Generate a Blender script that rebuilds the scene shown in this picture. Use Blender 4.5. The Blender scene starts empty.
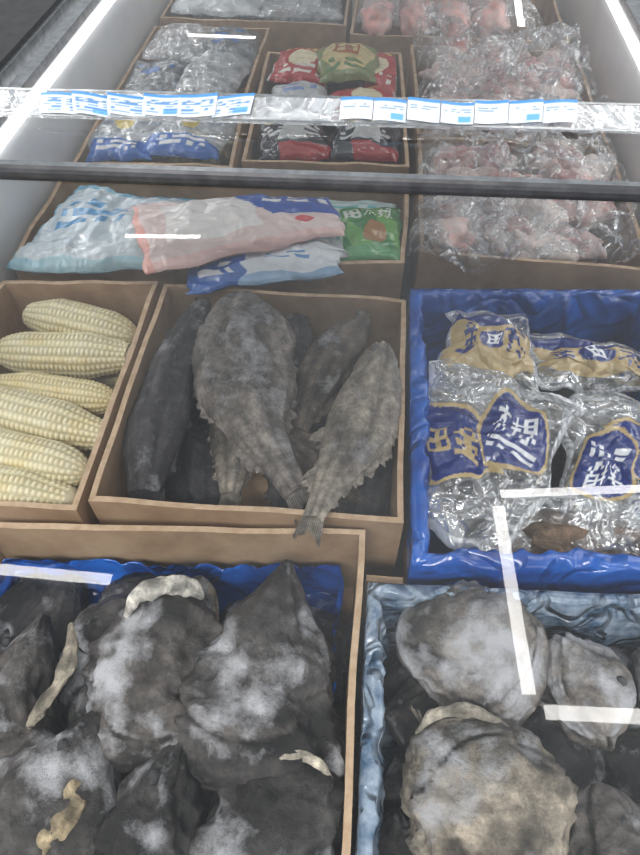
import bpy, math, random
from mathutils import Matrix, Vector, noise
random.seed(4)
S=0.7; ZO=0.93
sc=bpy.context.scene
C=sc.collection
# ---------------------------------------------------------------- helpers
def ridg(x,y,z,f):
    return 1-abs(noise.noise(Vector((x*f,y*f,z*f))))*2
def ns(x,y,z,f):
    return noise.noise(Vector((x*f,y*f,z*f)))
def empty(name):
    o=bpy.data.objects.new(name,None); o.empty_display_size=.05; C.objects.link(o); return o
def mk(name,verts,faces,mats,parent=None,smooth=True,cols=None,fm=None):
    vs=[Vector((v[0]*S,v[1]*S,(v[2]+ZO)*S)) for v in verts]
    lo=Vector((min(v.x for v in vs),min(v.y for v in vs),min(v.z for v in vs)))
    hi=Vector((max(v.x for v in vs),max(v.y for v in vs),max(v.z for v in vs)))
    c=(lo+hi)/2
    me=bpy.data.meshes.new(name)
    me.from_pydata([v-c for v in vs],[],faces)
    if not isinstance(mats,(list,tuple)): mats=[mats]
    for m in mats: me.materials.append(m)
    if fm: me.polygons.foreach_set('material_index',fm)
    if smooth: me.polygons.foreach_set('use_smooth',[True]*len(me.polygons))
    if cols:
        a=me.color_attributes.new('Col','FLOAT_COLOR','POINT')
        a.data.foreach_set('color',[x for cc in cols for x in cc])
    me.update()
    o=bpy.data.objects.new(name,me); o.location=c; C.objects.link(o)
    if parent: o.parent=parent
    return o
class MB:
    def __init__(s): s.v=[];s.f=[];s.c=[];s.m=[]
    def add(s,v,f,c=None,m=0):
        b=len(s.v); s.v+=v; s.f+=[tuple(i+b for i in q) for q in f]; s.m+=[m]*len(f)
        s.c+= c if c else [(0,0,0,0)]*len(v)
    def box(s,x0,x1,y0,y1,z0,z1,m=0,c=None):
        v=[(x0,y0,z0),(x1,y0,z0),(x1,y1,z0),(x0,y1,z0),(x0,y0,z1),(x1,y0,z1),(x1,y1,z1),(x0,y1,z1)]
        s.add(v,[(0,3,2,1),(4,5,6,7),(0,1,5,4),(1,2,6,5),(2,3,7,6),(3,0,4,7)],[c]*8 if c else None,m)
    def out(s,name,mats,parent=None,smooth=True,cols=True):
        return mk(name,s.v,s.f,mats,parent,smooth,s.c if cols else None,s.m)
# ---------------------------------------------------------------- materials
def newmat(n):
    m=bpy.data.materials.new(n); m.use_nodes=True; nt=m.node_tree; nt.nodes.clear()
    o=nt.nodes.new('ShaderNodeOutputMaterial'); return m,nt,o
def N(nt,t,**k):
    n=nt.nodes.new(t)
    for a,b in k.items():
        if a in n.inputs: n.inputs[a].default_value=b
        else: setattr(n,a,b)
    return n
def tex(nt,scale,detail=5,rough=.6,kind='ShaderNodeTexNoise',dist=0):
    tc=nt.nodes.new('ShaderNodeTexCoord')
    t=nt.nodes.new(kind); nt.links.new(tc.outputs['Object'],t.inputs['Vector'])
    t.inputs['Scale'].default_value=scale
    if kind=='ShaderNodeTexNoise':
        t.inputs['Detail'].default_value=detail; t.inputs['Roughness'].default_value=rough
        t.inputs['Distortion'].default_value=dist
    return t
def crease(nt,scale,dist=.6,detail=2,w=.10):
    """sharp fold lines: 1-|noise-.5| ridges"""
    t=tex(nt,scale,detail,.5,dist=dist)
    s=N(nt,'ShaderNodeMath',operation='SUBTRACT'); nt.links.new(t.outputs['Fac'],s.inputs[0]); s.inputs[1].default_value=.5
    a=N(nt,'ShaderNodeMath',operation='ABSOLUTE'); nt.links.new(s.outputs[0],a.inputs[0])
    d=N(nt,'ShaderNodeMath',operation='DIVIDE'); nt.links.new(a.outputs[0],d.inputs[0]); d.inputs[1].default_value=w; d.use_clamp=True
    return d
def ramp(nt,src,stops):
    r=nt.nodes.new('ShaderNodeValToRGB'); nt.links.new(src,r.inputs[0])
    e=r.color_ramp.elements
    while len(e)<len(stops): e.new(.5)
    for el,(p,c) in zip(e,stops):
        el.position=p; el.color=c if len(c)==4 else (*c,1)
    return r
def bump(nt,src,st,dist,bs):
    b=N(nt,'ShaderNodeBump'); b.inputs['Strength'].default_value=st; b.inputs['Distance'].default_value=dist
    nt.links.new(src,b.inputs['Height']); nt.links.new(b.outputs[0],bs.inputs['Normal']); return b
def simple(n,c1,c2,scale=30,rough=.6,metal=0,bst=.2,bd=.003,spec=.5,st=(.35,.65),cre=0):
    m,nt,o=newmat(n); b=N(nt,'ShaderNodeBsdfPrincipled'); b.inputs['Roughness'].default_value=rough
    b.inputs['Metallic'].default_value=metal; b.inputs['Specular IOR Level'].default_value=spec
    t=tex(nt,scale); r=ramp(nt,t.outputs['Fac'],[(st[0],c1),(st[1],c2)])
    nt.links.new(r.outputs[0],b.inputs['Base Color'])
    if cre: bump(nt,crease(nt,cre).outputs[0],bst,bd,b)
    elif bst: bump(nt,t.outputs['Fac'],bst,bd,b)
    nt.links.new(b.outputs[0],o.inputs[0]); return m
M_card=simple('cardboard',(.37,.24,.145),(.52,.365,.235),14,.85,bst=.15,spec=.2)
M_card2=simple('cardboard_cut_edge',(.42,.29,.185),(.56,.41,.28),60,.85,spec=.2)
M_white=simple('freezer_enamel',(.84,.86,.88),(.93,.94,.95),6,.25,bst=.05)
M_deck=simple('freezer_deck',(.06,.065,.07),(.12,.13,.14),20,.5)
M_steel=simple('brushed_steel',(.32,.33,.34),(.5,.51,.52),60,.28,1,bst=.02)
M_dark=simple('dark_anodised_trim',(.03,.03,.034),(.06,.06,.065),40,.35,.3,bst=.03)
M_black=simple('black_rubber',(.008,.008,.009),(.02,.02,.02),40,.45)
M_floor=simple('store_tiles',(.35,.34,.32),(.5,.49,.47),4,.3,bst=.02)
M_blue=simple('blue_poly_liner',(.002,.055,.32),(.012,.14,.60),14,.22,bst=.8,bd=.010,spec=1,cre=9)
M_blue2=simple('frosted_blue_poly',(.05,.11,.20),(.38,.46,.56),36,.22,bst=.9,bd=.012,spec=1,cre=18)
def fishmat():
    m,nt,o=newmat('frozen_fish_skin'); b=N(nt,'ShaderNodeBsdfPrincipled')
    b.inputs['Roughness'].default_value=.38; b.inputs['Specular IOR Level'].default_value=.55
    at=N(nt,'ShaderNodeAttribute'); at.attribute_name='Col'
    t=tex(nt,60,10,.75); r=ramp(nt,t.outputs['Fac'],[(.34,(.34,.33,.33)),(.5,(.9,.9,.9)),(.66,(1.75,1.72,1.7))])
    mx=N(nt,'ShaderNodeMix'); mx.data_type='RGBA'; mx.blend_type='MULTIPLY'; mx.inputs[0].default_value=1
    nt.links.new(at.outputs['Color'],mx.inputs[6]); nt.links.new(r.outputs[0],mx.inputs[7])
    t2=tex(nt,26,12,.78)
    ad=N(nt,'ShaderNodeMath',operation='ADD'); nt.links.new(t2.outputs['Fac'],ad.inputs[0]); nt.links.new(at.outputs['Alpha'],ad.inputs[1])
    fr=ramp(nt,ad.outputs[0],[(.70,(0,0,0)),(.84,(.45,.45,.45)),(1.0,(1,1,1))])
    m2=N(nt,'ShaderNodeMix'); m2.data_type='RGBA'
    nt.links.new(fr.outputs[0],m2.inputs[0]); nt.links.new(mx.outputs[2],m2.inputs[6]); m2.inputs[7].default_value=(.56,.56,.59,1)
    nt.links.new(m2.outputs[2],b.inputs['Base Color'])
    t3=tex(nt,55,10,.72); bump(nt,t3.outputs['Fac'],.9,.009,b)
    nt.links.new(b.outputs[0],o.inputs[0]); return m
M_fish=fishmat()
def meatmat():
    m,nt,o=newmat('frozen_meat'); b=N(nt,'ShaderNodeBsdfPrincipled'); b.inputs['Roughness'].default_value=.4
    at=N(nt,'ShaderNodeAttribute'); at.attribute_name='Col'
    t=tex(nt,22,6,.65); r=ramp(nt,t.outputs['Fac'],[(.38,(0,0,0)),(.66,(.75,.75,.75))])
    mx=N(nt,'ShaderNodeMix'); mx.data_type='RGBA'
    nt.links.new(r.outputs[0],mx.inputs[0]); nt.links.new(at.outputs['Color'],mx.inputs[6]); mx.inputs[7].default_value=(.80,.73,.70,1)
    nt.links.new(mx.outputs[2],b.inputs['Base Color']); bump(nt,t.outputs['Fac'],.5,.006,b)
    nt.links.new(b.outputs[0],o.inputs[0]); return m
M_meat=meatmat()
def cornmat():
    m,nt,o=newmat('corn_kernels'); b=N(nt,'ShaderNodeBsdfPrincipled'); b.inputs['Roughness'].default_value=.35
    at=N(nt,'ShaderNodeAttribute'); at.attribute_name='Col'; nt.links.new(at.outputs['Color'],b.inputs['Base Color'])
    nt.links.new(b.outputs[0],o.inputs[0]); return m
M_corn=cornmat()
def filmmat(n,base=.16,haze=(.88,.90,.92),cs=9,bst=.8,rough=.10,dist=.014,dif=.4):
    m,nt,o=newmat(n)
    at=N(nt,'ShaderNodeAttribute'); at.attribute_name='Col'
    c1=crease(nt,cs,.8,2,.12); c2=crease(nt,cs*2.6,1.2,2,.14)
    hl=N(nt,'ShaderNodeMath',operation='MULTIPLY'); nt.links.new(c2.outputs[0],hl.inputs[0]); hl.inputs[1].default_value=.4
    ad=N(nt,'ShaderNodeMath',operation='ADD'); nt.links.new(c1.outputs[0],ad.inputs[0]); nt.links.new(hl.outputs[0],ad.inputs[1])
    bp=N(nt,'ShaderNodeBump'); bp.inputs['Strength'].default_value=bst; bp.inputs['Distance'].default_value=dist
    nt.links.new(ad.outputs[0],bp.inputs['Height'])
    bq=N(nt,'ShaderNodeBump'); bq.inputs['Strength'].default_value=bst*.6; bq.inputs['Distance'].default_value=dist*.6
    nt.links.new(ad.outputs[0],bq.inputs['Height'])
    pr=N(nt,'ShaderNodeBsdfPrincipled'); pr.inputs['Roughness'].default_value=.22; pr.inputs['Specular IOR Level'].default_value=.9
    nt.links.new(at.outputs['Color'],pr.inputs['Base Color'])
    nt.links.new(bq.outputs[0],pr.inputs['Normal'])
    tr=N(nt,'ShaderNodeBsdfTransparent'); tr.inputs[0].default_value=(.98,.985,.99,1)
    gl=N(nt,'ShaderNodeBsdfGlossy'); gl.inputs['Color'].default_value=(1,1,1,1); gl.inputs['Roughness'].default_value=rough
    nt.links.new(bp.outputs[0],gl.inputs['Normal'])
    df=N(nt,'ShaderNodeBsdfDiffuse'); df.inputs['Color'].default_value=(*haze,1); nt.links.new(bp.outputs[0],df.inputs['Normal'])
    m0=N(nt,'ShaderNodeMixShader'); m0.inputs[0].default_value=dif; nt.links.new(gl.outputs[0],m0.inputs[1]); nt.links.new(df.outputs[0],m0.inputs[2])
    mn=N(nt,'ShaderNodeMath',operation='MULTIPLY'); nt.links.new(c1.outputs[0],mn.inputs[0]); nt.links.new(c2.outputs[0],mn.inputs[1])
    fr=ramp(nt,mn.outputs[0],[(.0,(min(.85,base*3.2),)*3),(.16,(base*1.3,)*3),(.7,(base*.6,)*3)])
    mf=N(nt,'ShaderNodeMixShader'); nt.links.new(fr.outputs[0],mf.inputs[0]); nt.links.new(tr.outputs[0],mf.inputs[1]); nt.links.new(m0.outputs[0],mf.inputs[2])
    mo=N(nt,'ShaderNodeMixShader'); nt.links.new(at.outputs['Alpha'],mo.inputs[0]); nt.links.new(mf.outputs[0],mo.inputs[1]); nt.links.new(pr.outputs[0],mo.inputs[2])
    nt.links.new(mo.outputs[0],o.inputs[0]); return m
M_film=filmmat('printed_plastic_film',.15,cs=7,bst=.6,dist=.012)
M_foil=filmmat('glossy_pouch_film',.19,cs=6,bst=.8,dist=.018)
M_filmh=filmmat('crinkled_clear_film',.19,cs=9,bst=.9,dist=.018,dif=.5)
def glassmat():
    m,nt,o=newmat('lid_glass'); fr=N(nt,'ShaderNodeFresnel'); fr.inputs[0].default_value=1.5
    mu=N(nt,'ShaderNodeMath',operation='MULTIPLY'); nt.links.new(fr.outputs[0],mu.inputs[0]); mu.inputs[1].default_value=1.1
    tr=N(nt,'ShaderNodeBsdfTransparent'); tr.inputs[0].default_value=(.98,.99,.99,1)
    gl=N(nt,'ShaderNodeBsdfGlossy'); gl.inputs['Roughness'].default_value=.01
    df=N(nt,'ShaderNodeBsdfDiffuse'); df.inputs[0].default_value=(.9,.93,.95,1)
    t=tex(nt,1.6,3,.5); r=ramp(nt,t.outputs['Fac'],[(.40,(.0,)*3),(.72,(.022,)*3)])
    mf=N(nt,'ShaderNodeMixShader'); nt.links.new(r.outputs[0],mf.inputs[0]); nt.links.new(tr.outputs[0],mf.inputs[1]); nt.links.new(df.outputs[0],mf.inputs[2])
    mx=N(nt,'ShaderNodeMixShader'); nt.links.new(mu.outputs[0],mx.inputs[0]); nt.links.new(mf.outputs[0],mx.inputs[1]); nt.links.new(gl.outputs[0],mx.inputs[2])
    nt.links.new(mx.outputs[0],o.inputs[0]); return m
M_glass=glassmat()
def emimat(n,c,s):
    m,nt,o=newmat(n); e=N(nt,'ShaderNodeEmission'); e.inputs[0].default_value=(*c,1); e.inputs[1].default_value=s
    nt.links.new(e.outputs[0],o.inputs[0]); return m
M_lamp=emimat('lamp_diffuser',(1,.98,.95),18)
# ---------------------------------------------------------------- boxes
def inset(q,d):
    sg=[(1,1),(-1,1),(-1,-1),(1,-1)]
    return [(p[0]+d*s[0],p[1]+d*s[1]) for p,s in zip(q,sg)]
def perim(q,n):
    r=[]
    for k in range(4):
        a=q[k];b=q[(k+1)%4]
        for i in range(n):
            t=i/n; r.append((a[0]+(b[0]-a[0])*t,a[1]+(b[1]-a[1])*t))
    return r
def box(q,top=0,bot=-.23,name='cardboard_box',t=.011,seed=0,liner=None,parent=None):
    n=10;P=perim(q,n);I=perim(inset(q,t),n);L=len(P)
    v=[];f=[];fm=[]
    levels=[(P,bot),(P,(top+bot)/2),(P,top),(I,top),(I,(top+bot)/2),(I,bot+.01)]
    for li,(R,z) in enumerate(levels):
        for (x,y) in R:
            w=.005 if z==top else (.006 if li in(1,4) else 0)
            v.append((x+w*ns(x+seed,y,0,5),y+w*ns(x,y+seed,3,5),z+(.007*ns(x,y,seed,9) if z==top else 0)))
    for l in range(5):
        for i in range(L):
            j=(i+1)%L; f.append((l*L+i,l*L+j,(l+1)*L+j,(l+1)*L+i)); fm.append(1 if l==2 else 0)
    f.append(tuple(5*L+i for i in range(L))); fm.append(0)
    f.append(tuple(reversed(range(L)))); fm.append(0)
    e=empty(name)
    mk('carton',v,f,[M_card,M_card2],e,False,None,fm)
    if liner: mkliner(q,e,seed=seed,top=top,**liner)
    return e
def mkliner(q,par,mat=None,start=-.1,end=-.215,over=0,off=.02,amp=.006,seed=0,top=0):
    n=90
    rows=[]
    if over:
        rows+= [(-.008,top-.05-over),(-.010,top-.01),(-.008,top+.010),(off*.3,top+.017),(off*.8,top+.014),(off,top-.006),(off+.003,top-.025)]
    k=14
    for i in range(k+1): rows.append((off+.004,start+(end-start)*i/k))
    rows+= [(.10,end)]
    v=[];f=[]
    cx=sum(p[0] for p in q)/4; cy=sum(p[1] for p in q)/4
    for ri,(d,z) in enumerate(rows):
        for (x,y) in perim(inset(q,d),n):
            a=max(0,ridg(x+z*.5,y,z*.5,17))**2*amp+ridg(x+seed,y,z*1.2,7)*amp*.7
            vx,vy=cx-x,cy-y; l=math.hypot(vx,vy); a2=max(a,0)*(.15 if over and ri<3 else 1)
            zz=z+(ns(x,y,seed,7)*.03+ns(x,y,seed,22)*.018 if (ri==0) else ns(x,y,z+seed,14)*amp*(.7 if ri>4 else .25))
            v.append((x+vx/l*a2,y+vy/l*a2,zz))
    L=4*n
    for r in range(len(rows)-1):
        for i in range(L):
            j=(i+1)%L; f.append((r*L+i,r*L+j,(r+1)*L+j,(r+1)*L+i))
    return mk('plastic_liner',v,f,mat or M_blue,par)
box([(-.70,-.06),(.03,-.03),(.03,.558),(-.66,.512)],seed=1,liner=dict(start=-.07,off=.022,amp=.014))
box([(.05,-.05),(.66,-.03),(.655,.475),(.046,.448)],seed=2,liner=dict(mat=M_blue2,start=-.03,over=.02,off=.010,amp=.010))
box([(.118,.50),(.665,.535),(.665,1.245),(.112,1.197)],seed=3,liner=dict(start=-.03,over=.03,off=.012,amp=.014))
box([(-.475,.572),(.095,.578),(.094,1.178),(-.482,1.178)],seed=4)
box([(-.875,.532),(-.492,.55),(-.497,1.186),(-.875,1.16)],seed=5)
box([(-.885,1.235),(.09,1.305),(.10,1.70),(-.885,1.62)],seed=6)
box([(.13,1.36),(.70,1.335),(.70,1.93),(.125,1.93)],seed=7)
box([(.125,1.95),(.70,1.95),(.70,2.60),(.10,2.60)],seed=8)
box([(-.39,1.74),(.10,1.76),(.07,2.53),(-.42,2.49)],seed=9)
box([(-.88,1.68),(-.41,1.71),(-.43,2.03),(-.885,2.0)],seed=10)
box([(-.885,2.04),(-.44,2.07),(-.44,2.70),(-.885,2.68)],seed=11)
box([(-.885,2.76),(-.15,2.76),(-.15,3.25),(-.885,3.25)],seed=12)
box([(-.13,2.67),(.69,2.67),(.69,3.22),(-.13,3.22)],seed=13)
mb=MB(); mb.box(.036,.10,.478,.49,-.2,-.035); mb.out('cardboard_flap',M_card,smooth=False,cols=False)

# ---------------------------------------------------------------- loft
def cr(p0,p1,p2,p3,t):
    return tuple(.5*((2*b)+(-a+c)*t+(2*a-5*b+4*c-d)*t*t+(-a+3*b-3*c+d)*t**3) for a,b,c,d in zip(p0,p1,p2,p3))
def sample(st,n):
    m=len(st)-1; r=[]
    for i in range(n+1):
        x=i/n*m; k=min(int(x),m-1); t=x-k
        p=cr(st[max(k-1,0)],st[k],st[k+1],st[min(k+2,m)],t); r.append(p)
    return r
def loft(mb,st,nl=60,nr=44,disp=None,col=None,cap=None,pw=.9):
    R=sample(st,nl); v=[];c=[];f=[]; frames=[]
    for i,p in enumerate(R):
        a=Vector(R[max(i-1,0)][:3]); b=Vector(R[min(i+1,nl)][:3]); T=(b-a).normalized()
        side=T.cross(Vector((0,0,1))).normalized(); up=side.cross(T).normalized(); o=Vector(p[:3])
        frames.append((o,T,side,up,max(p[3],.004),max(p[4],.003)))
        for j in range(nr):
            th=2*math.pi*j/nr; cs,sn=math.cos(th),math.sin(th)
            k=disp(i/nl,th,o) if disp else 0
            w=max(p[3],.004)*(1+k); h=max(p[4],.003)*(1+k)
            q=o+side*(w*math.copysign(abs(cs)**pw,cs))+up*(h*math.copysign(abs(sn)**pw,sn))
            v.append(tuple(q)); c.append(col(i/nl,th,q))
    for i in range(nl):
        for j in range(nr):
            k=(j+1)%nr; f.append((i*nr+j,(i+1)*nr+j,(i+1)*nr+k,i*nr+k))
    f.append(tuple(range(nr)))
    o,T,side,up,w,h=frames[-1]; base=nl*nr; last=base
    for s,dz in ((.86,.002),(.6,-.012),(.3,-.02)):
        st0=len(v)
        for j in range(nr):
            q=o+(Vector(v[base+j])-o)*s+T*dz
            v.append(tuple(q)); c.append(cap if cap else c[base+j])
        for j in range(nr):
            k=(j+1)%nr; f.append((last+j,st0+j,st0+k,last+k))
        last=st0
    f.append(tuple(last+j for j in reversed(range(nr))))
    mb.add(v,f,c); return frames
def disc(mb,o,nrm,r,col,h=.006,n=14):
    nrm=nrm.normalized(); a=nrm.orthogonal().normalized(); b=nrm.cross(a)
    v=[];f=[];c=[]
    for k,(rr,hh) in enumerate(((1.25,-.4),(1.0,.15),(.85,.7),(.5,1.0),(.1,1.05))):
        for i in range(n):
            t=2*math.pi*i/n; v.append(tuple(o+a*math.cos(t)*r*rr+b*math.sin(t)*r*rr+nrm*h*hh)); c.append(col[0] if k<2 else col[1])
    for k in range(4):
        for i in range(n):
            j=(i+1)%n; f.append((k*n+i,k*n+j,(k+1)*n+j,(k+1)*n+i))
    f.append(tuple(4*n+i for i in range(n)))
    mb.add(v,f,c)
def mixc(a,b,t): return tuple(x+(y-x)*t for x,y in zip(a,b))
# ---------------------------------------------------------------- fish
def fish(name,st,base,seed,frost=.1,tail=True,spike=.02,belly=None,tailw=.05,hi=True):
    mb=MB()
    def disp(t,th,o):
        c=math.cos(th); s=math.sin(th)
        d=.22*ns(o.x+c*.12+seed,o.y,s*.1,9)+.10*ridg(o.x+c*.12+seed,o.y*.5,s*.1,16)-.05+.05*ns(o.x+c*.1+seed,o.y,s*.1,60)
        d-=.10*math.exp(-((t-.2-.04*c)/.018)**2)*(1 if s>-.2 else 0)
        if s>0: d+=.12*math.exp(-(c/.12)**2)-.10*math.exp(-((abs(c)-.38)/.1)**2)
        return d
    def col(t,th,q):
        c=math.cos(th); s=math.sin(th)
        n=ns(q.x+seed,q.y,q.z,14)+.5*ns(q.x*1+seed,q.y*.5,q.z,40)
        b=mixc(tuple(x*1.25 for x in base),tuple(x*.42 for x in base),min(max(.45+n*1.4,0),1))
        if belly: b=mixc(b,belly,max(0,-c)**2*.6)
        if s>0: b=tuple(x*(1-.45*math.exp(-((abs(c)-.38)/.1)**2)+.25*math.exp(-(c/.12)**2)) for x in b)
        return (*b,frost+.14*n+(.06 if s>.5 else -.12))
    nl=90 if hi else 50
    fr=loft(mb,st,nl,56 if hi else 30,disp,col,None,.95)
    for sd in (-1,1):
        v=[];f=[];c=[]; rnd=random.Random(seed*7+sd)
        idx=list(range(int(nl*.2),int(nl*.9)))
        for n_,i in enumerate(idx):
            o,T,side,up,w,h=fr[i]; env=max(0,ns(i*.11,sd*3,seed,1)+.55)
            L=spike*env*(.35+rnd.random()*.75)*math.sin(math.pi*(n_+1)/(len(idx)+1))**.5
            a=o+side*sd*w*.88; b=o+side*sd*(w*.92+L)+T*L*1.1+Vector((0,0,-.006+.004*rnd.random()))
            v+= [tuple(a),tuple(b)]; k=.7+.6*rnd.random(); cc=(*[x*k for x in base],frost); c+=[cc,cc]
        for i in range(len(idx)-1): f.append((2*i,2*i+1,2*i+3,2*i+2))
        mb.add(v,f,c)
    if tail:
        o,T,side,up,w,h=fr[-1]; v=[];f=[];c=[];rnd=random.Random(seed); n=26; rows=8
        for i in range(n+1):
            a=(i/n-.5)*2
            L=tailw*(.6+.6*abs(a)+rnd.uniform(-.12,.12))
            for r in range(rows+1):
                t=r/rows
                q=o+T*(L*t-.01)+side*(a*(w*1.0+(tailw*.15)*t))+up*(.005*(1 if i%2 else -1)*t+h*.6*(1-t)*(1-abs(a)))
                q.z-=.012*t*t
                v.append(tuple(q)); s=.6+.8*(i%2); c.append((*[x*s for x in base],frost+.02))
        for i in range(n):
            for r in range(rows):
                f.append((i*(rows+1)+r,i*(rows+1)+r+1,(i+1)*(rows+1)+r+1,(i+1)*(rows+1)+r))
        mb.add(v,f,c)
    o,T,side,up,w,h=fr[int(nl*.28)]; v=[];f=[];c=[]
    for i in range(13):
        a=(i/12-.5); L=.055*(1-abs(a)*.7)
        p0=o+up*(h*1.0)+side*(w*.25+.02*a); p1=p0+T*L+side*(a*.04)+up*(.006*(i%2)-.006)
        v+=[tuple(p0),tuple(p1)]; cc=(*[x*(.5+.6*(i%2)) for x in base],frost-.05); c+=[cc,cc]
    for i in range(12): f.append((2*i,2*i+1,2*i+3,2*i+2))
    mb.add(v,f,c)
    o,T,side,up,w,h=fr[int(nl*.09)]
    disc(mb,o+side*w*.35+up*h*.85,up,.010,((*[x*.5 for x in base],.0),(.12,.12,.12,.0)))
    return mb.out(name,M_fish)
G1=(.185,.162,.145); G2=(.046,.043,.046); G3=(.27,.235,.195); G4=(.115,.092,.074)
fish('frozen_fish',[(-.385,1.14,-.02,.02,.02),(-.39,1.07,-.025,.035,.03),(-.405,.96,-.03,.048,.045),(-.412,.85,-.04,.056,.042),(-.408,.73,-.05,.052,.038),(-.40,.64,-.07,.035,.02)],G2,1,.12)
fish('frozen_fish',[(-.29,1.15,0,.03,.02),(-.285,1.11,0,.065,.03),(-.27,1.04,.0,.095,.04),(-.255,.95,.0,.105,.042),(-.225,.85,-.0,.092,.038),(-.185,.76,-.005,.055,.03),(-.135,.68,-.01,.033,.02),(-.10,.63,-.01,.024,.012)],G1,2,.14,spike=.03,tailw=.05)
fish('frozen_fish',[(.045,1.01,.0,.02,.02),(.038,.96,0,.046,.035),(.028,.89,0,.058,.04),(.018,.81,0,.066,.042),(-.002,.74,.005,.062,.035),(-.035,.66,.015,.036,.025),(-.052,.60,.022,.023,.014),(-.062,.555,.03,.018,.01)],G3,3,.10,spike=.03,belly=(.38,.34,.29),tailw=.05)
fish('frozen_fish',[(-.0,1.145,-.03,.015,.012),(-.01,1.11,-.03,.03,.025),(-.045,1.05,-.035,.05,.032),(-.08,.98,-.045,.05,.03),(-.11,.89,-.07,.035,.02),(-.12,.83,-.08,.02,.01)],G4,4,.10,spike=.03)
fish('frozen_fish',[(-.165,1.15,-.06,.03,.02),(-.16,1.07,-.06,.045,.03),(-.155,.98,-.07,.045,.03),(-.15,.88,-.09,.03,.02)],G2,5,.08)
fish('frozen_fish',[(-.28,.93,-.13,.04,.03),(-.265,.85,-.12,.055,.035),(-.25,.76,-.12,.04,.03),(-.245,.68,-.12,.02,.015)],G3,6,.08)
fish('frozen_fish',[(-.12,.95,-.16,.05,.03),(-.11,.85,-.16,.08,.04),(-.12,.74,-.16,.06,.03),(-.13,.66,-.16,.025,.015)],G2,7,.05)
fish('frozen_fish',[(.03,.95,-.15,.04,.03),(.04,.85,-.15,.06,.04),(.03,.72,-.15,.05,.03),(.02,.65,-.15,.025,.015)],G2,8,.05)
fish('frozen_fish',[(-.40,.95,-.17,.05,.03),(-.36,.82,-.17,.08,.04),(-.33,.72,-.17,.06,.03),(-.31,.65,-.17,.025,.015)],G2,9,.05)
fish('frozen_fish',[(-.05,1.14,-.17,.05,.03),(-.1,1.1,-.17,.08,.04),(-.2,1.07,-.17,.06,.03),(-.3,1.05,-.17,.025,.015)],G2,10,.0,tail=False)
fish('frozen_fish',[(.06,1.12,-.13,.03,.02),(.05,1.05,-.13,.035,.03),(.0,.95,-.13,.04,.03),(-.06,.85,-.15,.03,.02)],G2,11,.05)
fish('frozen_fish',[(-.20,.90,-.10,.03,.02),(-.15,.82,-.10,.04,.03),(-.08,.76,-.10,.04,.03),(-.02,.70,-.11,.03,.02)],G4,12,.05)

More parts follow.
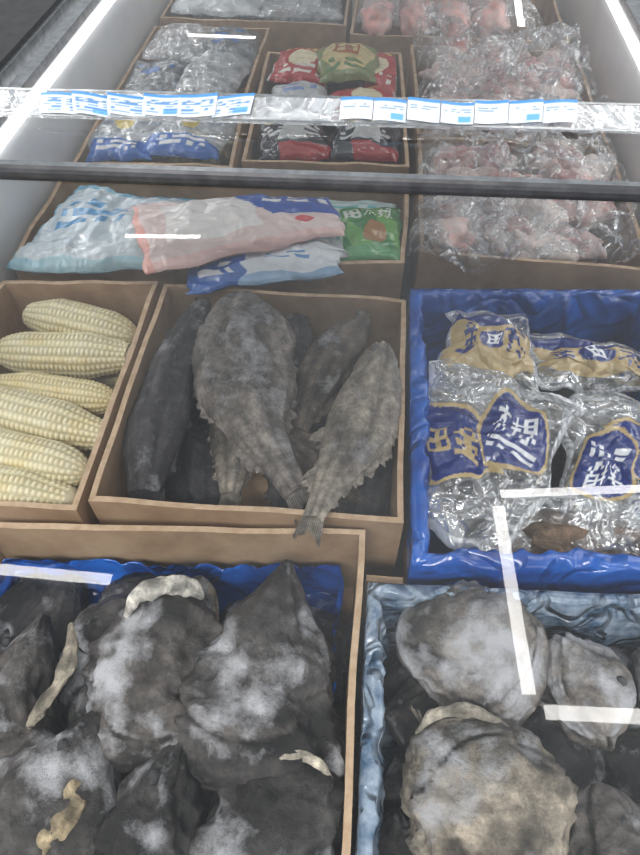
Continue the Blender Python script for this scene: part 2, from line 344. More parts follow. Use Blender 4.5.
# ---------------------------------------------------------------- fish heads
CREAM=(.46,.40,.30,.0)
PROF_TRI=[(0,.07,.25),(.08,.18,.45),(.25,.42,.80),(.43,.66,1.0),(.62,.88,1.05),(.78,1.0,.98),(.92,.90,.75),(1.0,.60,.42)]
def head(a,b,hw,hh,base,seed,frost=.12,cut=CREAM,flip=1,rim=.06,blunt=.25,bend=.0,tri=False,hi=True,name='fish_head'):
    """a snout point, b neck cut, lying on its side"""
    mb=MB(); A=Vector(a);B=Vector(b); D=B-A; sd=D.cross(Vector((0,0,1))).normalized()*flip*bend
    prof=PROF_TRI if tri else [(0,.16,.3),(.06,blunt,.5),(.22,.45+blunt*.6,.82),(.45,.92,1.05),(.65,1.0,1.05),(.83,.93,.85),(.94,.76,.66),(1.0,.52,.42)]
    st=[]
    for t,w,h in prof:
        p=A+D*t+sd*math.sin(math.pi*t); st.append((p.x,p.y,p.z,hw*w,hh*h))
    def plate(t,c):
        return t-(.46+.30*max(0,1-c*c)**.8-.04*c)
    def disp(t,th,o):
        c=math.cos(th)*flip; s=math.sin(th); X=o.x+c*.09+seed; Y=o.y; Z=s*.06+o.z
        d=.28*ns(X,Y,Z,9)+.16*(ridg(X,Y,Z,13)-.5)+.11*(ridg(X+3,Y,Z,30)-.5)+.06*ns(X,Y,Z,70)
        d+=.06*(ridg(c*1.2+seed,s*.8,t*.5,4.5)-.5)
        if s>-.4:
            g=plate(t,c)
            d+=(.08*math.exp(-max(0,-g)/.10) if g<0 else -.045*math.exp(-g/.05))
            d+=.035*math.sin(g*60+5*ns(X,Y,Z,10))*math.exp(-abs(g)/.25)
        m=math.exp(-((c-.62)/.12)**2)*(1 if t<.42 else 0)*(1 if s>-.3 else 0)
        d-=.28*m*(1-t/.45)
        if s>0: d+=.08*math.exp(-((c+.35)/.15)**2)
        return d
    def col(t,th,q):
        c=math.cos(th)*flip; s=math.sin(th)
        n=ns(q.x+seed,q.y,q.z,11); n2=ns(q.x+seed,q.y,q.z,34)
        b0=mixc(tuple(x*1.35 for x in base),tuple(x*.25 for x in base),min(max(.5+n*1.8+n2*.9,0),1))
        g=plate(t,c)
        k=math.exp(-((g-.008)/.014)**2)*(1 if s>-.4 else 0)*min(1,max(0,.6+2*n2)); b0=tuple(x*(1-.8*k) for x in b0)
        k2=math.exp(-((g+.02)/.014)**2)*(1 if s>-.4 else 0); b0=mixc(b0,(.20,.18,.16),k2*.4)
        if t<.42 and abs(c-.62)<.1 and s>0: b0=mixc(b0,(.015,.012,.012),.75)
        fz=frost+.46*ns(q.x+seed,q.y,q.z+4,10)+.20*n2+(.04 if s>.2 else -.2)-.2*k
        if cut and t>1-rim*(1+1.6*ns(c*2,seed,s,1.2)):
            return (*mixc(cut[:3],tuple(x*.5 for x in cut[:3]),.5+n2),frost*.3)
        return (*b0,fz)
    fr=loft(mb,st,90 if hi else 40,76 if hi else 32,disp,col,cut or (*[x*.6 for x in base],0),.98)
    nl=len(fr)-1
    o,T,side,up,w,h=fr[int(nl*.30)]
    e=o+side*flip*(-w*.22)+up*h*.93
    disc(mb,e,up-side*flip*.25,hw*.10,((.02,.018,.018,-.2),(.07,.07,.075,-.1)),h=.006)
    o,T,side,up,w,h=fr[int(nl*.8)]; v=[];f=[];c=[]; rnd=random.Random(seed)
    for i in range(15):
        q=(i/14-.5); L=hw*.5*(1-abs(q)*.6)*rnd.uniform(.7,1.1)
        p0=o+side*flip*w*(.75+.1*q)+up*h*(.3)+T*q*.03; p1=p0+T*L*.9+side*flip*(L*.25+q*.02)+up*(.005*(i%2))
        v+=[tuple(p0),tuple(p1)]; cc=(*[x*(.5+.7*(i%2)) for x in base],.0); c+=[cc,cc]
    for i in range(14): f.append((2*i,2*i+1,2*i+3,2*i+2))
    mb.add(v,f,c)
    return mb.out(name,M_fish)
D1=(.060,.055,.053); D2=(.082,.073,.068); D3=(.026,.024,.026)
head((-.10,.49,-.02),(-.125,.14,-.05),.132,.08,D1,1,.10,flip=-1,cut=None,tri=True)
head((-.305,.43,-.03),(-.265,.16,-.06),.105,.075,D2,2,.17,cut=None,blunt=.5)
head((-.46,.365,-.09),(-.22,.42,-.08),.065,.05,D1,3,.14,flip=-1,blunt=.5)
head((-.495,.37,-.04),(-.50,.14,-.07),.08,.06,D2,4,.12,tri=True)
head((-.345,.235,-.03),(-.43,-.03,-.05),.125,.07,D1,5,.11,rim=.1,flip=-1,tri=True)
head((-.222,.215,-.03),(-.26,-.05,-.05),.10,.07,D1,6,.10,flip=-1,tri=True,cut=None)
head((-.065,.195,-.03),(-.085,-.04,-.05),.098,.065,D1,7,.14,blunt=.7,cut=None)
for i,(x,y,a) in enumerate([(-.57,.41,.3),(-.36,.42,2),(-.16,.40,4),(-.05,.37,1),(-.02,.22,5),(-.17,.12,2.4),(-.35,.12,0),(-.5,.1,1.4),(-.6,.3,4.5),(-.40,.3,3.3),(-.2,.3,1.2)]):
    dx,dy=math.cos(a)*.09,math.sin(a)*.09
    head((x-dx,y-dy,-.155),(x+dx,y+dy,-.155),.078,.055,D3,20+i,.08,hi=False,cut=None)
head((-.02,.30,-.11),(-.01,.12,-.11),.05,.05,D2,70,.1,hi=False,cut=None)
head((-.17,.20,-.11),(-.15,.05,-.11),.05,.05,D1,71,.1,hi=False,cut=None)
head((-.36,.33,-.11),(-.39,.18,-.11),.05,.05,D1,72,.1,hi=False,cut=None)
def flap(pts,w,col,seed,name='fish_flesh_cut'):
    mb=MB(); st=[(x,y,z,w*k,w*.6*k) for (x,y,z,k) in pts]
    loft(mb,st,60,24,lambda t,th,o:.6*ns(o.x+math.cos(th)*.03+seed,o.y,math.sin(th)*.03,34)+.3*ns(o.x+math.cos(th)*.03+seed,o.y,math.sin(th)*.03,80),lambda t,th,q:(*mixc(col,tuple(x*.4 for x in col),min(1,max(0,.35+1.6*ns(q.x,q.y,q.z+seed,40)))),.06),None,1)
    mb.out(name,M_fish)
flap([(-.345,.365,.0,.3),(-.33,.39,.022,.7),(-.295,.41,.03,1),(-.25,.415,.015,.8),(-.23,.41,.0,.3)],.017,(.80,.76,.68),1)
flap([(-.435,.35,-.01,.3),(-.415,.30,.0,.9),(-.42,.25,.0,.7),(-.44,.22,-.01,.8),(-.45,.19,-.02,.3)],.013,(.42,.37,.29),2)
flap([(-.33,.16,-.01,.3),(-.345,.12,.015,.8),(-.355,.08,.015,1),(-.375,.05,.01,.9),(-.40,.02,-.01,.5)],.024,(.44,.35,.22),3)
flap([(-.12,.175,.005,.3),(-.07,.19,.02,.8),(-.02,.18,.01,.6),(.0,.165,-.01,.3)],.010,(.58,.52,.42),4)
W1=(.20,.178,.16); W2=(.29,.25,.20)
head((.09,.40,-.04),(.325,.365,-.05),.10,.07,W1,31,.20,blunt=.5,cut=None)
head((.46,.36,-.05),(.34,.32,-.07),.075,.065,W1,32,.28,blunt=.6,cut=None)
head((.24,.005,-.03),(.198,.265,-.03),.102,.065,W2,33,.10,blunt=.65,cut=(.5,.45,.37,0),flip=-1,rim=.05)
head((.08,.29,-.12),(.17,.29,-.12),.055,.05,D2,34,.1,cut=None)
head((.10,.15,-.10),(.12,.01,-.10),.05,.05,D2,38,.1,cut=None)
head((.38,.2,-.05),(.40,.0,-.06),.07,.055,D2,35,.14,blunt=.5,cut=None)
head((.50,.42,-.09),(.60,.3,-.08),.07,.055,D2,36,.2,cut=None)
head((.55,.2,-.07),(.52,.05,-.07),.07,.055,D2,37,.2,cut=None)
flap([(.12,.235,-.01,.3),(.14,.258,.005,.8),(.18,.268,.012,1),(.225,.262,.01,.8),(.27,.24,-.01,.3)],.009,(.48,.43,.35),6)
for i,(x,y,a) in enumerate([(.15,.36,.3),(.33,.4,2),(.5,.38,4),(.35,.24,1),(.15,.2,5),(.12,.07,2.4),(.33,.09,0),(.5,.1,1.4),(.5,.24,2)]):
    dx,dy=math.cos(a)*.08,math.sin(a)*.08
    head((x-dx,y-dy,-.155),(x+dx,y+dy,-.155),.07,.05,D3,50+i,.08,hi=False,cut=None)

# ---------------------------------------------------------------- corn
def corn(a,b,r,seed,yel=0):
    A=Vector(a);B=Vector(b);D=B-A;T=D.normalized();side=T.cross(Vector((0,0,1))).normalized();up=side.cross(T)
    L=D.length; rows=16; per=5; nr=rows*per; kn=int(L/(r*.19)); nl=kn*5
    rnd=random.Random(seed); kc={}
    v=[];f=[];c=[]
    for i in range(nl+1):
        t=i/nl; pr=min(1,(.55+1.6*t))*(math.sqrt(max(0,1-max(0,(t-.72)/.28)**2))*.9+.1 if t>.72 else 1)*(1-.12*t)
        for j in range(nr):
            th=2*math.pi*j/nr+seed
            rr=j//per; fu=(j%per)/per; off=.5*(rr%2); s=t*kn+off; ks=int(s); fs=s-ks
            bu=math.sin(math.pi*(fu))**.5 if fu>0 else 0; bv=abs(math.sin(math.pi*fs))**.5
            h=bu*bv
            R=r*pr*(.92+.10*h+.03*ns(t*5,rr,seed,1))
            p=A+D*t+side*(R*math.cos(th))+up*(R*math.sin(th))+up*(.006*math.sin(t*3+seed))
            v.append(tuple(p))
            key=(rr,ks)
            if key not in kc: kc[key]=(rnd.random(),)
            q=kc[key][0]
            base=mixc((.84,.77,.56),(.76,.62,.32),min(1,q*.45+yel+max(0,ns(t*4,rr*.4,seed,1))*.6))
            sh=.55+.45*h  # shade between kernels painted into the vertex colour
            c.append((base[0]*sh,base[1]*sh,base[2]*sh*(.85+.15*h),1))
    for i in range(nl):
        for j in range(nr):
            k=(j+1)%nr; f.append((i*nr+j,(i+1)*nr+j,(i+1)*nr+k,i*nr+k))
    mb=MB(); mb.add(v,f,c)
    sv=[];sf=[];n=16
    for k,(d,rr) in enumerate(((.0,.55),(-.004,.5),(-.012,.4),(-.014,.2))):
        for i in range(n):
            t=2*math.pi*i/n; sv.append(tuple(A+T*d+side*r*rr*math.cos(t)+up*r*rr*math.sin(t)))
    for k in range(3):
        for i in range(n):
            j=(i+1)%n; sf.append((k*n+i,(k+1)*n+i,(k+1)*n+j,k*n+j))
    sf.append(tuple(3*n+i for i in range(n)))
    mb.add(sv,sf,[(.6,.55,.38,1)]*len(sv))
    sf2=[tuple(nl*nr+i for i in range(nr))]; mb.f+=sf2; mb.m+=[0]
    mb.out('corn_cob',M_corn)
z=-.06
for i,(a,b) in enumerate([((-.80,1.10,z),(-.53,1.055,z)),((-.845,.985,z),(-.525,.985,z)),((-.80,.885,z-.01),(-.525,.865,z-.01)),((-.845,.815,z+.02),(-.52,.765,z)),((-.83,.715,z),(-.52,.665,z)),((-.83,.615,z),(-.535,.60,z))]):
    if i%2: a,b=b,a
    corn(a,b,.055 if i not in(2,) else .046,i+1,.4 if i==2 else 0)
for i,(a,b) in enumerate([((-.84,1.04,-.16),(-.53,1.04,-.16)),((-.53,.93,-.16),(-.84,.93,-.16)),((-.84,.80,-.16),(-.53,.82,-.16)),((-.53,.70,-.16),(-.84,.70,-.16)),((-.84,.60,-.165),(-.53,.60,-.165))]):
    corn(a,b,.05,i+20)

# ---------------------------------------------------------------- bags
GL={'a':["...##...","..#..#..",".######.","...##...",".######.",".#.##.#.","..####..","########"],
'b':["...##...","########","...##...","..####..","..#..#..",".#....#.","#..##..#","...#...."],
'c':["########","#..##..#","#..##..#","########","#..##..#","#..##..#","########","........"],
'd':[".#..####",".#..#..#","########",".#..#..#","###.####",".#....#.",".#.#.#.#","#...##.."]}
def glyph(u,v,x,y,w,h,g):
    a=(u-x)/w; b=(v-y)/h
    if 0<=a<1 and 0<=b<1: return GL[g][7-int(b*8)][int(a*8)]=='#'
    return False
def fine(u,v,x0,y0,x1,y1,rows,cols,seed=0):
    if not(x0<u<x1 and y0<v<y1): return False
    r=(v-y0)/(y1-y0)*rows; c=(u-x0)/(x1-x0)*cols
    if r%1<.4: return False
    return (math.sin((int(r)*12.9+int(c)*78.2+seed)*1.7)*43758.5)%1>.4
def bag(q,z0,th,paint,seed,n=80,mat=None,cr=.010,name='frozen_food_bag',bottom=True,wob=.012,sag=0,lump=0):
    mb=MB()
    q=[(p[0],p[1],p[2] if len(p)>2 else z0) for p in q]
    for sidek in ((1,-1) if bottom else (1,)):
        v=[];f=[];c=[]
        for j in range(n+1):
            for i in range(n+1):
                u=i/n; w=j/n
                P=[(1-u)*(1-w)*q[0][k]+u*(1-w)*q[1][k]+u*w*q[2][k]+(1-u)*w*q[3][k] for k in range(3)]
                e=(math.sin(math.pi*u)*math.sin(math.pi*w)); e=e**.4 if e>0 else 0
                x,y,zz=P
                x+=wob*ns(w*3,u*3,seed,1.3); y+=wob*ns(u*3,w*3,seed+5,1.3)
                rr=(ridg(x+seed,y,seed,7)*.6+ridg(x*1.2,y*.6+seed,seed,15)*.4)
                if sidek>0: zz+=th*e+cr*rr*(.35+.65*e)+lump*e*max(0,ns(x+seed,y,0,8))+cr*.25*(ridg(x*.6+seed,y*1.4,0,26)-.5)
                else: zz-=th*.25*e-cr*.35*rr+.002
                v.append((x,y,zz)); c.append(paint(u,w))
        for j in range(n):
            for i in range(n):
                a=j*(n+1)+i; fc=(a,a+1,a+n+2,a+n+1)
                f.append(fc if sidek>0 else fc[::-1])
        mb.add(v,f,c)
    return mb.out(name,mat or M_film)
BL=(.004,.022,.18); GD=(.50,.37,.17); WH=(.80,.82,.85)
def p_gold(seed,flip=False):
    def f(u,v):
        if flip: u,v=1-u,1-v
        if (u>.965 or v>.975): return (*WH,.8) if (int((u+v)*60)%3) else (*WH,.3)
        if u<.03 or v<.03: return (*WH,.35)
        if u>.03:
            r=math.hypot(u-.66,(v-.62))
            if r<.24:
                if fine(u,v,.50,.47,.84,.57,2,10,seed): return (*WH,1)
                if glyph(u,v,.50,.60,.14,.16,'b') or glyph(u,v,.67,.60,.14,.16,'d'): return (*WH,1)
                return (*BL,1)
            if r<.265: return (*GD,1)
            lo=.18+.22*u; hi=.66-.30*u+.12*math.sin(u*5)
            if lo<v<hi:
                if glyph(u,v,.07,.36,.18,.18,'c') or glyph(u,v,.27,.36,.18,.18,'a'): return (*GD,1)
                if v>hi-.025 or v<lo+.025: return (*GD,1)
                return (*BL,1)
        return (.1,.1,.1,.0)
    return f
def p_gold2(seed):
    def f(u,v):
        if u>.97 or u<.03 or v>.97 or v<.03: return (*WH,.6) if (int((u+v)*60)%3) else (*WH,.3)
        if .22+.1*math.sin(u*4+seed)<v<.82+.08*math.sin(u*5):
            r=math.hypot(u-.5,(v-.55)*1.3)
            if glyph(u,v,.10,.40,.22,.28,'a') or glyph(u,v,.68,.40,.22,.28,'b'): return (*BL,1)
            if r<.17: return (*BL,1) if not glyph(u,v,.42,.45,.16,.2,'c') else (*WH,1)
            if v>.72: return (*BL,1)
            return (*GD,1)
        return (.1,.1,.1,.0)
    return f
def lumps(name,items,mat=None,seed=0,sub=3):
    import bmesh
    mb=MB()
    for k,(x,y,z,rx,ry,rz,rot,col,fr) in enumerate(items):
        bm=bmesh.new(); bmesh.ops.create_icosphere(bm,subdivisions=sub,radius=1)
        v=[];c=[];cs,sn=math.cos(rot),math.sin(rot)
        for w in bm.verts:
            p=w.co*(1+.35*noise.noise(w.co*1.6+Vector((k*3+seed,0,0)))+.14*noise.noise(w.co*4+Vector((k,seed,0))))
            a,b=p.x*rx,p.y*ry
            v.append((x+a*cs-b*sn,y+a*sn+b*cs,z+p.z*rz))
            n=noise.noise(w.co*3+Vector((k,0,seed)))
            c.append((*[max(0,q*(1+.7*n)) for q in col],fr+.15*n))
        mb.add(v,[tuple(q.index for q in fc.verts) for fc in bm.faces],c); bm.free()
    return mb.out(name,mat or M_fish)
DK=(.045,.04,.038)
def fillet(st,col,seed,fr=.06):
    return fish('frozen_fish',st,col,seed,fr,tail=False,spike=.008)
fillet([(.17,.93,-.06,.03,.02),(.2,.85,-.05,.07,.04),(.24,.72,-.05,.08,.045),(.26,.62,-.06,.05,.03)],DK,41)
fillet([(.31,.88,-.06,.03,.02),(.32,.8,-.05,.06,.035),(.30,.70,-.06,.06,.03),(.28,.56,-.07,.03,.02)],DK,42)
fillet([(.22,1.13,-.09,.03,.02),(.25,1.06,-.08,.06,.035),(.3,.98,-.08,.05,.03),(.34,.93,-.09,.03,.02)],DK,43)
fillet([(.44,1.14,-.08,.03,.02),(.48,1.06,-.07,.07,.035),(.52,.95,-.07,.07,.03),(.56,.85,-.08,.03,.02)],DK,44)
fillet([(.47,.88,-.08,.04,.02),(.49,.8,-.06,.07,.04),(.49,.72,-.06,.06,.03),(.47,.64,-.08,.03,.02)],(.12,.08,.055),45)
fillet([(.26,.60,-.07,.04,.02),(.35,.59,-.05,.06,.04),(.45,.60,-.05,.06,.035),(.54,.62,-.06,.04,.02)],(.17,.11,.07),46)
rnd=random.Random(9)
lumps('frozen_fish_pieces',[(rnd.uniform(.20,.6),rnd.uniform(.60,1.13),-.16,.08,.05,.04,rnd.random()*3,(.06,.05,.045),.0) for _ in range(26)],seed=3)
bag([(.125,.62,-.05),(.27,.51,-.04),(.46,.90,-.02),(.145,1.0,-.02)],-.03,.04,p_gold(1),1,n=140,wob=.03,cr=.022,mat=M_foil)
bag([(.15,.93,-.04),(.385,.93,-.04),(.375,1.16,-.03),(.20,1.17,-.03)],-.03,.03,p_gold2(2),2,n=100,wob=.03,cr=.02,mat=M_foil)
bag([(.39,.96,-.04),(.63,.95,-.04),(.64,1.07,-.03),(.37,1.11,-.03)],-.03,.03,p_gold2(3),3,n=100,wob=.03,cr=.02,mat=M_foil)
bag([(.39,.64,-.05),(.60,.58,-.05),(.64,.93,-.03),(.44,.93,-.03)],-.04,.04,p_gold(4,True),4,n=120,wob=.03,cr=.022,mat=M_foil)
bag([(.24,.53,-.05),(.55,.555,-.05),(.58,.69,-.03),(.28,.68,-.03)],-.04,.03,lambda u,v:(*WH,.5) if (u>.97 or u<.03 or v>.97 or v<.03) else (.1,.1,.1,.0),5,n=110,cr=.014,wob=.03,mat=M_film)

# row 3 pouches
def p_paleblue(u,v):
    if fine(u,v,.1,.35,.45,.75,3,8,1): return (.05,.25,.5,.9)
    if .55<u<.9 and .3<v<.8: return (.84,.86,.86,.9)
    if v>.90 or u<.03: return (.12,.42,.60,.75)
    if v<.08: return (.35,.6,.7,.75)
    return (.70,.80,.86,.6)
def p_pink(u,v):
    if u>.50 and v>.40:
        if fine(u,v,.62,.62,.97,.92,2,9,3): return (*WH,1)
        if u+v*.45>.86: return (.02,.09,.42,1)
    if math.hypot(u-.80,(v-.26)*.5)<.04: return (.65,.03,.04,1)
    if v>.96 or u<.04: return (.85,.40,.34,.95)
    if v<.07: return (.86,.58,.54,.95)
    if .14<u<.60 and .20<v<.84: return (.88,.83,.81,1)
    return (.86,.68,.65,.9)
def p_whiteblue(u,v):
    if u<.36 and v<.7:
        if fine(u,v,.08,.15,.28,.45,2,6,2): return (*WH,1)
        return (.02,.11,.42,1)
    if v<.1 or v>.93: return (.3,.5,.75,.8)
    if fine(u,v,.5,.3,.8,.5,2,8,2): return (.1,.3,.6,.9)
    return (.82,.87,.92,.8)
def p_green(u,v):
    if math.hypot(u-.6,v-.35)<.2: return (.35,.17,.05,1)
    if glyph(u,v,.15,.62,.2,.25,'c') or glyph(u,v,.4,.62,.2,.25,'b') or glyph(u,v,.65,.62,.2,.25,'d'): return (.75,.8,.7,1)
    if v<.13: return (.1,.35,.12,1)
    if u<.1: return (.5,.65,.5,.9)
    return (.03,.22,.05,1) if math.sin(u*9+v*7)>-.2 else (.12,.36,.07,1)
def p_teal(u,v):
    if fine(u,v,.2,.4,.8,.7,2,6,2): return (.1,.45,.45,.9)
    return (.55,.72,.72,.75)
bag([(-.86,1.19,.0),(-.46,1.22,.01),(-.27,1.45,.01),(-.80,1.52,.02)],0,.045,p_paleblue,11,n=100,cr=.02,wob=.03)
bag([(-.86,1.43,-.06),(-.5,1.43,-.06),(-.45,1.58,-.05),(-.85,1.56,-.05)],0,.04,p_paleblue,12,n=60,cr=.014)
bag([(-.42,1.13,.01),(-.06,1.23,.015),(-.06,1.37,.01),(-.42,1.32,.0)],0,.03,p_whiteblue,13,n=90,cr=.014,wob=.03)
bag([(-.50,1.145,.055),(-.06,1.345,.05),(-.11,1.49,.05),(-.62,1.39,.055)],0,.04,p_pink,14,n=130,cr=.013,wob=.02)
bag([(-.18,1.30,-.01),(-.05,1.32,-.01),(-.05,1.45,-.01),(-.2,1.44,-.01)],0,.025,p_teal,15,n=50)
bag([(-.075,1.31,-.01),(.08,1.33,-.01),(.08,1.54,-.01),(-.10,1.52,-.01)],0,.03,p_green,16,n=80,cr=.016)
bag([(-.2,1.5,-.06),(.07,1.52,-.06),(.07,1.65,-.06),(-.2,1.64,-.06)],0,.03,p_teal,17,n=50)
lumps('frozen_dumplings',[(rnd.uniform(-.76,.0),rnd.uniform(1.36,1.55),-.14,.09,.07,.055,rnd.random()*3,(.4,.42,.45),.3) for _ in range(40)],seed=5,mat=M_meat)

def pilefilm(x0,x1,y0,y1,z0,amp,seed,over=.03,name='clear_plastic_wrap',n=160,mat=None):
    v=[];f=[];c=[]
    for j in range(n+1):
        for i in range(n+1):
            u=i/n;w=j/n; x=x0+(x1-x0)*u; y=y0+(y1-y0)*w
            e=min(u,1-u,w,1-w)
            z=z0+amp*(.6*ridg(x+seed,y,0,6)+.45*ridg(x,y+seed,0,12)+.15*ridg(x,y,seed,30))+amp*.5*ns(x+seed,y,0,3)-.3*amp
            x+=.045*ns(x,y,seed,12); y+=.045*ns(x,y,seed+9,12)
            if e<.04: z-=(.04-e)*1.1
            v.append((min(x,.70),y,min(z,.19))); c.append((0,0,0,0))
    for j in range(n):
        for i in range(n):
            a=j*(n+1)+i; f.append((a,a+1,a+n+2,a+n+1))
    return mk(name,v,f,mat or M_filmh,None,True,c)
MP=[(.66,.36,.31),(.48,.19,.16),(.72,.52,.46),(.32,.10,.09),(.80,.68,.62)]
def meat(x0,x1,y0,y1,n,seed,z=-.06):
    r=random.Random(seed); it=[]
    for i in range(n):
        it.append((r.uniform(x0+.05,x1-.05),r.uniform(y0+.05,y1-.05),z+r.uniform(-.03,.02),r.uniform(.05,.085),r.uniform(.035,.055),r.uniform(.025,.045),r.random()*3.1,r.choice(MP),.0))
    it.append(((x0+x1)/2,(y0+y1)/2,z-.09,(x1-x0)/2*.8,(y1-y0)/2*.8,.05,0,(.25,.12,.1),.1))
    lumps('frozen_meat_pieces',it,seed=seed,mat=M_meat)
meat(.15,.67,1.38,1.91,60,1,-.01)
meat(.15,.67,1.98,2.57,60,2,.01)
pilefilm(.13,.68,1.36,1.93,.02,.08,3)
pilefilm(.13,.68,1.93,2.60,.05,.09,4)
pilefilm(.11,.36,1.335,1.55,.01,.06,8,n=80)

def p_blackred(s):
    def f(u,v):
        if glyph(u,v,.15,.55,.3,.3,'a') or glyph(u,v,.5,.55,.3,.3,'d'): return (.6,.5,.2,1)
        if v<.16 and u>.3: return (.35,.02,.02,1)
        if .3<u<.7 and .2<v<.5 : return (.5,.5,.5,1)
        if fine(u,v,.1,.27,.9,.5,3,11,s): return (.6,.6,.6,1)
        return (.012,.012,.02,1)
    return f
def p_redwhite(s):
    def f(u,v):
        if math.hypot(u-.5,v-.45)<.22: return (.75,.66,.45,1)
        if glyph(u,v,.2,.72,.25,.22,'b') or glyph(u,v,.55,.72,.25,.22,'c'): return (.7,.55,.15,1)
        if fine(u,v,.1,.05,.9,.25,2,9,s): return (.75,.72,.65,1)
        if u<.04 or u>.96: return (.7,.7,.7,.8)
        return (.42,.02,.02,1)
    return f
def p_yelgreen(u,v):
    if glyph(u,v,.3,.4,.4,.4,'c'): return (.35,.1,.02,1)
    if fine(u,v,.1,.1,.9,.3,2,8,3): return (.1,.2,.05,1)
    if math.hypot(u-.5,v-.5)<.42: return (.60,.48,.22,1)
    return (.20,.24,.08,1)
def p_dark(u,v):
    if fine(u,v,.2,.3,.8,.7,3,6,4): return (.05,.15,.4,.9)
    return (.10,.11,.12,.35)
def p_bluey(u,v):
    if v<.22: return (.03,.12,.42,1) if not fine(u,v,.2,.05,.8,.2,2,8,1) else (.7,.7,.7,1)
    if math.hypot((u-.5),(v-.55)*.8)<.14: return (.55,.42,.10,1)
    if v>.9: return (.1,.25,.55,.9)
    return (.6,.65,.68,.3)
def p_wh(u,v):
    if fine(u,v,.2,.3,.8,.6,2,6,4): return (.2,.3,.6,.8)
    return (.68,.70,.72,.65)
def p_clear(u,v): return (.7,.72,.74,.12)
def quad(x0,x1,y0,y1,rot=0):
    cx,cy=(x0+x1)/2,(y0+y1)/2; r=[]
    for x,y in ((x0,y0),(x1,y0),(x1,y1),(x0,y1)):
        dx,dy=x-cx,y-cy; r.append((cx+dx*math.cos(rot)-dy*math.sin(rot),cy+dx*math.sin(rot)+dy*math.cos(rot)))
    return r
for k,(x0,x1,y0,y1,z,pf,rot) in enumerate([
 (-.36,-.15,1.79,2.04,-.02,p_blackred(1),.1),(-.13,.07,1.79,2.0,-.01,p_blackred(2),-.05),
 (-.16,.06,2.0,2.2,-.01,p_redwhite(2),.05),(-.36,-.17,2.05,2.24,-.02,p_wh,.1),
 (-.38,-.17,2.26,2.48,-.01,p_redwhite(3),-.1),(-.22,-.02,2.22,2.46,.02,p_yelgreen,.1),(-.07,.05,2.22,2.5,-.02,p_redwhite(4),.0),
 (-.86,-.66,1.72,1.97,-.01,p_bluey,.05),(-.67,-.45,1.74,1.99,0,p_bluey,-.1),(-.80,-.55,1.80,1.99,-.04,p_clear,.3),
 (-.86,-.66,2.10,2.36,-.01,p_dark,.1),(-.67,-.46,2.10,2.38,.01,p_clear,-.1),(-.85,-.64,2.38,2.65,.0,p_clear,.0),(-.66,-.46,2.38,2.66,-.01,p_dark,.1),
 (-.85,-.5,2.80,3.0,0,p_wh,0),(-.5,-.18,2.8,3.02,0,p_clear,.05),(-.85,-.5,3.0,3.22,0,p_wh,0),(-.5,-.18,3.02,3.22,0,p_wh,.0)]):
    bag(quad(x0,x1,y0,y1,rot),z,.045,pf,60+k,n=70,cr=.018,wob=.02)
lumps('frozen_squid_pieces',[(rnd.uniform(-.8,-.52),rnd.uniform(2.14,2.6),rnd.uniform(-.09,-.04),.06,.045,.04,rnd.random()*3,rnd.choice([(.25,.25,.25),(.10,.10,.11),(.50,.49,.47)]),.1) for _ in range(36)],seed=8)
lumps('frozen_food_filling',[(rnd.uniform(-.33,0),rnd.uniform(1.83,2.42),-.1,.06,.06,.05,rnd.random()*3,(.2,.05,.04),.1) for _ in range(30)]+[(rnd.uniform(-.8,-.5),rnd.uniform(1.76,1.93),-.08,.06,.05,.05,rnd.random()*3,(.5,.45,.3),.1) for _ in range(16)]+[(rnd.uniform(-.8,-.22),rnd.uniform(2.84,3.16),-.09,.07,.06,.06,rnd.random()*3,(.5,.5,.5),.1) for _ in range(30)],seed=8)
it=[]
for i in range(4):
    for j in range(3):
        it.append((-.03+.145*i,2.76+.15*j,.02,.08,.064,.06,1.5+.1*i,(.80,.40,.35),-.1))
lumps('frozen_ham_roll',it,seed=2,mat=M_meat)
for i in range(4):
    bag(quad(-.11+.17*i,.06+.17*i,2.71,3.0,.05*i),.02,.06,lambda u,v:(.7,.6,.6,.0),90+i,n=50,cr=.02,mat=M_film)

# ---------------------------------------------------------------- freezer cabinet
FR=empty('chest_freezer')
XL,XR,Y0,Y1=-.90,.73,-.75,3.32; ZT=.25
mb=MB()
mb.box(XL-.16,XL,Y0-.1,Y1+.1,-.9,ZT-.02); mb.box(XR,XR+.16,Y0-.1,Y1+.1,-.9,ZT-.02)
mb.box(XL,XR,Y1,Y1+.16,-.9,ZT-.02); mb.box(XL,XR,Y0-.16,Y0,-.9,ZT-.02)
mb.out('cabinet_walls',M_white,FR,False,False)
mb=MB(); mb.box(XL,XR,Y0,Y1,-.26,-.235); mb.out('inner_deck',M_deck,FR,False,False)
mb=MB(); mb.box(XL-.14,XR+.14,Y0-.1,Y1+.1,-.93,-.9); mb.out('kick_plinth',M_black,FR,False,False)
mb=MB()
mb.box(XL-.035,XL,Y0,Y1,ZT-.02,ZT+.005); mb.box(XR,XR+.035,Y0,Y1,ZT-.02,ZT+.005)
mb.box(XL-.075,XL-.06,Y0,Y1,ZT-.02,ZT+.02); mb.box(XR+.06,XR+.075,Y0,Y1,ZT-.02,ZT+.02)
mb.out('lid_track',M_steel,FR,False,False)
mb=MB()
mb.box(XL-.3,XL-.075,Y0-.1,Y1+.1,ZT-.06,ZT+.03); mb.box(XR+.075,XR+.3,Y0-.1,Y1+.1,ZT-.06,ZT+.03)
mb.box(XL-.3,XR+.3,Y1+.0,Y1+.2,ZT-.06,ZT+.03); mb.box(XL-.3,XR+.3,Y0-.2,Y0,ZT-.06,ZT+.03)
mb.out('bumper_rail',M_black,FR,False,False)
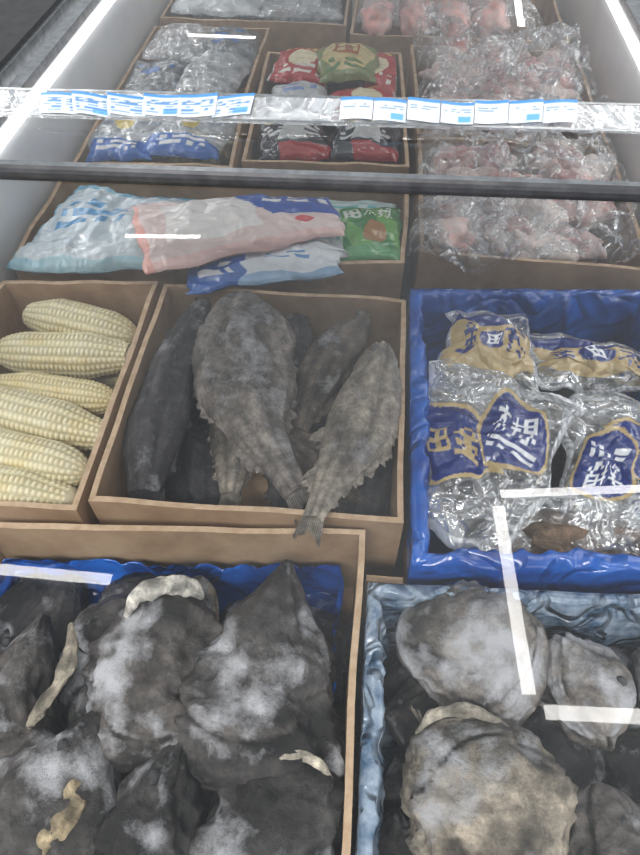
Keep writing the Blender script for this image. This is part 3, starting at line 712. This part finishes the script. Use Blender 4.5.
mb=MB(); mb.box(XL+.001,XL+.010,Y0+.1,Y1-.1,ZT-.05,ZT-.035); mb.box(XR-.010,XR-.001,Y0+.1,Y1-.1,ZT-.05,ZT-.035); mb.out('led_strip',emimat('led',(1,1,1),8),FR,False,False)
def barprof(y,zc,name,x0,x1,w,h,mats,dy=0):
    prof=[(-w,-h),(w,-h),(w,h*.3),(w*.55,h),(-w*.2,h),(-w*.45,h*.55),(-w,h*.4)]
    v=[];f=[];n=len(prof)
    for x,yy in ((x0,y-dy),(x1,y)):
        for a,b in prof: v.append((x,yy+a,zc+b))
    for i in range(n):
        j=(i+1)%n; f.append((i,j,n+j,n+i))
    f.append(tuple(reversed(range(n)))); f.append(tuple(n+i for i in range(n)))
    fm=[0]*n; fm[3]=1; fm+= [0,0]
    return mk(name,v,f,mats,FR,False,None,fm)
barprof(1.262,ZT+.006,'lid_front_rail',XL-.03,XR+.03,.022,.013,[M_dark,M_steel],.045)
mb=MB()
for (a,b,zz) in ((Y0,1.25,ZT),(1.25,Y1,ZT-.012)):
    mb.add([(XL-.02,a,zz),(XR+.02,a,zz),(XR+.02,b,zz),(XL-.02,b,zz)],[(0,1,2,3)])
mb.out('glass_lid',M_glass,FR,False,False)
PS=empty('price_label_strip')
def tilt(x,a,b):
    yy=1.505+a*math.cos(.6)-.055*(.6-x)/1.5; zz=ZT+.004+a*math.sin(.6)+b
    return (x,yy,zz)
M_chan=filmmat('clear_plastic_channel',.3,(.60,.63,.66),8,.3,.2)
v=[];f=[]
A=[(-.0,0),(.066,0),(.066,-.004),(0,-.004)]
for x in (-.93,.62):
    for a,b in A: v.append(tilt(x,a,b))
for i in range(4):
    j=(i+1)%4; f.append((i,j,4+j,4+i))
f+=[(3,2,1,0),(4,5,6,7)]
mk('channel',v,f,M_chan,PS,False,[(0,0,0,0)]*8)
mb=MB()
for a in (.0,.062):
    p=[tilt(-.93,a,.002),tilt(.62,a,.002),tilt(.62,a+.005,.002),tilt(-.93,a+.005,.002)]
    mb.add(p,[(0,1,2,3)])
mb.out('channel_lip',M_steel,PS,False,False)
mb=MB(); r=random.Random(3)
xs=[(-.80+.082*i,.09) for i in range(6)]+[(-.09+.078*i,.076) for i in range(7)]
for k,(x0,w) in enumerate(xs):
    n=18;vv=[];ff=[];cc=[]; hh=r.uniform(.05,.056); lo=r.uniform(.002,.007); sk=r.uniform(-.012,.012) if k<6 else 0
    for j in range(n+1):
        for i in range(n+1):
            u=i/n;q=j/n; vv.append(tilt(x0+w*u+sk*q,lo+hh*q+sk*u*.6,.003+.003*math.sin(u*3+k)+.0006*k))
            col=(.50,.54,.59,1)
            if q>.84: col=(.05,.20,.45,1)
            elif k<6 and fine(u,q,.08,.06,.92,.76,5,7,k): col=(.08,.20,.42,1)
            elif fine(u,q,.1,.45,.9,.72,2,8,k) : col=(.12,.2,.3,1)
            elif .55<u<.9 and .1<q<.35 and k%2: col=(.1,.3,.6,1)
            cc.append(col)
    for j in range(n):
        for i in range(n):
            a=j*(n+1)+i; ff.append((a,a+1,a+n+2,a+n+1))
    mb.add(vv,ff,cc)
mb.out('price_labels',M_corn,PS)

# ---------------------------------------------------------------- floor and lamps
mb=MB(); mb.box(-6,6,-4,14,-.96,-.93); mb.out('floor',M_floor,None,False,False)
def lamp(segs,z=3.0):
    e=empty('ceiling_lamp'); mb=MB(); m2=MB()
    for (x0,y0,x1,y1,w) in segs:
        d=Vector((x1-x0,y1-y0,0)); n=Vector((-d.y,d.x,0)).normalized()*w/2
        a=Vector((x0,y0,z));b=Vector((x1,y1,z)); u=Vector((0,0,.05))
        vv=[a-n,b-n,b+n,a+n]
        mb.add([tuple(p) for p in vv],[(0,3,2,1)])
        o=n*1.25; vv=[a-o+u*.05,b-o+u*.05,b+o+u*.05,a+o+u*.05]; vv+= [p+u for p in vv]
        m2.add([tuple(p) for p in vv],[(0,3,2,1),(4,5,6,7),(0,1,5,4),(1,2,6,5),(2,3,7,6),(3,0,4,7)])
        for p in (a,b):
            m2.box(p.x-.004,p.x+.004,p.y-.004,p.y+.004,z+.05,z+.9)
    mb.out('diffuser',M_lamp,e,False,False); m2.out('housing',M_white,e,False,False)
lamp([(.95,2.29,1.9,2.42,.06),(.93,2.2,1.0,1.06,.075),(1.07,.98,1.95,1.02,.075),(2.0,1.06,1.95,2.35,.06)])
lamp([(-2.6,1.50,-1.36,1.49,.07)])
lamp([(-2.2,4.75,-1.52,4.8,.05)])
lamp([(-2.77,6.6,-1.5,6.6,.06)])
lamp([(-2.6,9.2,-1.7,9.2,.07)])
lamp([(1.85,9.9,1.95,12.2,.09)])
def area(x,y,z,sx,sy,e,tx,ty,tz):  # added fill lights for brightness and film glints, kept outside the lid's reflections
    L=bpy.data.lights.new('added_fill_light','AREA'); L.shape='RECTANGLE'; L.size=sx; L.size_y=sy; L.energy=e; L.color=(1,.985,.96)
    o=bpy.data.objects.new('added_fill_light',L); o.location=(x*S,y*S,(z+ZO)*S)
    d=Vector((tx-x,ty-y,tz-z)); o.rotation_euler=d.to_track_quat('-Z','Y').to_euler(); C.objects.link(o)
area(-.4,-1.8,3.0,2.4,.5,105,0,.8,0)
area(-4.2,1.8,2.8,.5,2.6,95,0,1.4,0)
area(4.4,2.0,2.8,.5,2.6,95,0,1.4,0)
W=bpy.data.worlds.new('world'); sc.world=W; W.use_nodes=True
bg=W.node_tree.nodes['Background']; bg.inputs[0].default_value=(.88,.94,1,1); bg.inputs[1].default_value=.66

# ---------------------------------------------------------------- camera
p=math.radians(52);yw=math.radians(5.2)
h=Vector((-math.sin(yw),math.cos(yw),0));r_=Vector((math.cos(yw),math.sin(yw),0));zz=Vector((0,0,1))
F=h*math.cos(p)-zz*math.sin(p);U=h*math.sin(p)+zz*math.cos(p)
cam=bpy.data.cameras.new('camera'); co=bpy.data.objects.new('camera',cam); C.objects.link(co)
m=Matrix((r_,U,-F)).transposed().to_4x4(); m.translation=Vector((0,0,(1+ZO)*S)); co.matrix_world=m
cam.sensor_fit='VERTICAL'; cam.sensor_height=36; cam.lens=642/855*36; cam.clip_start=.01
sc.camera=co
sc.view_settings.view_transform='Standard'
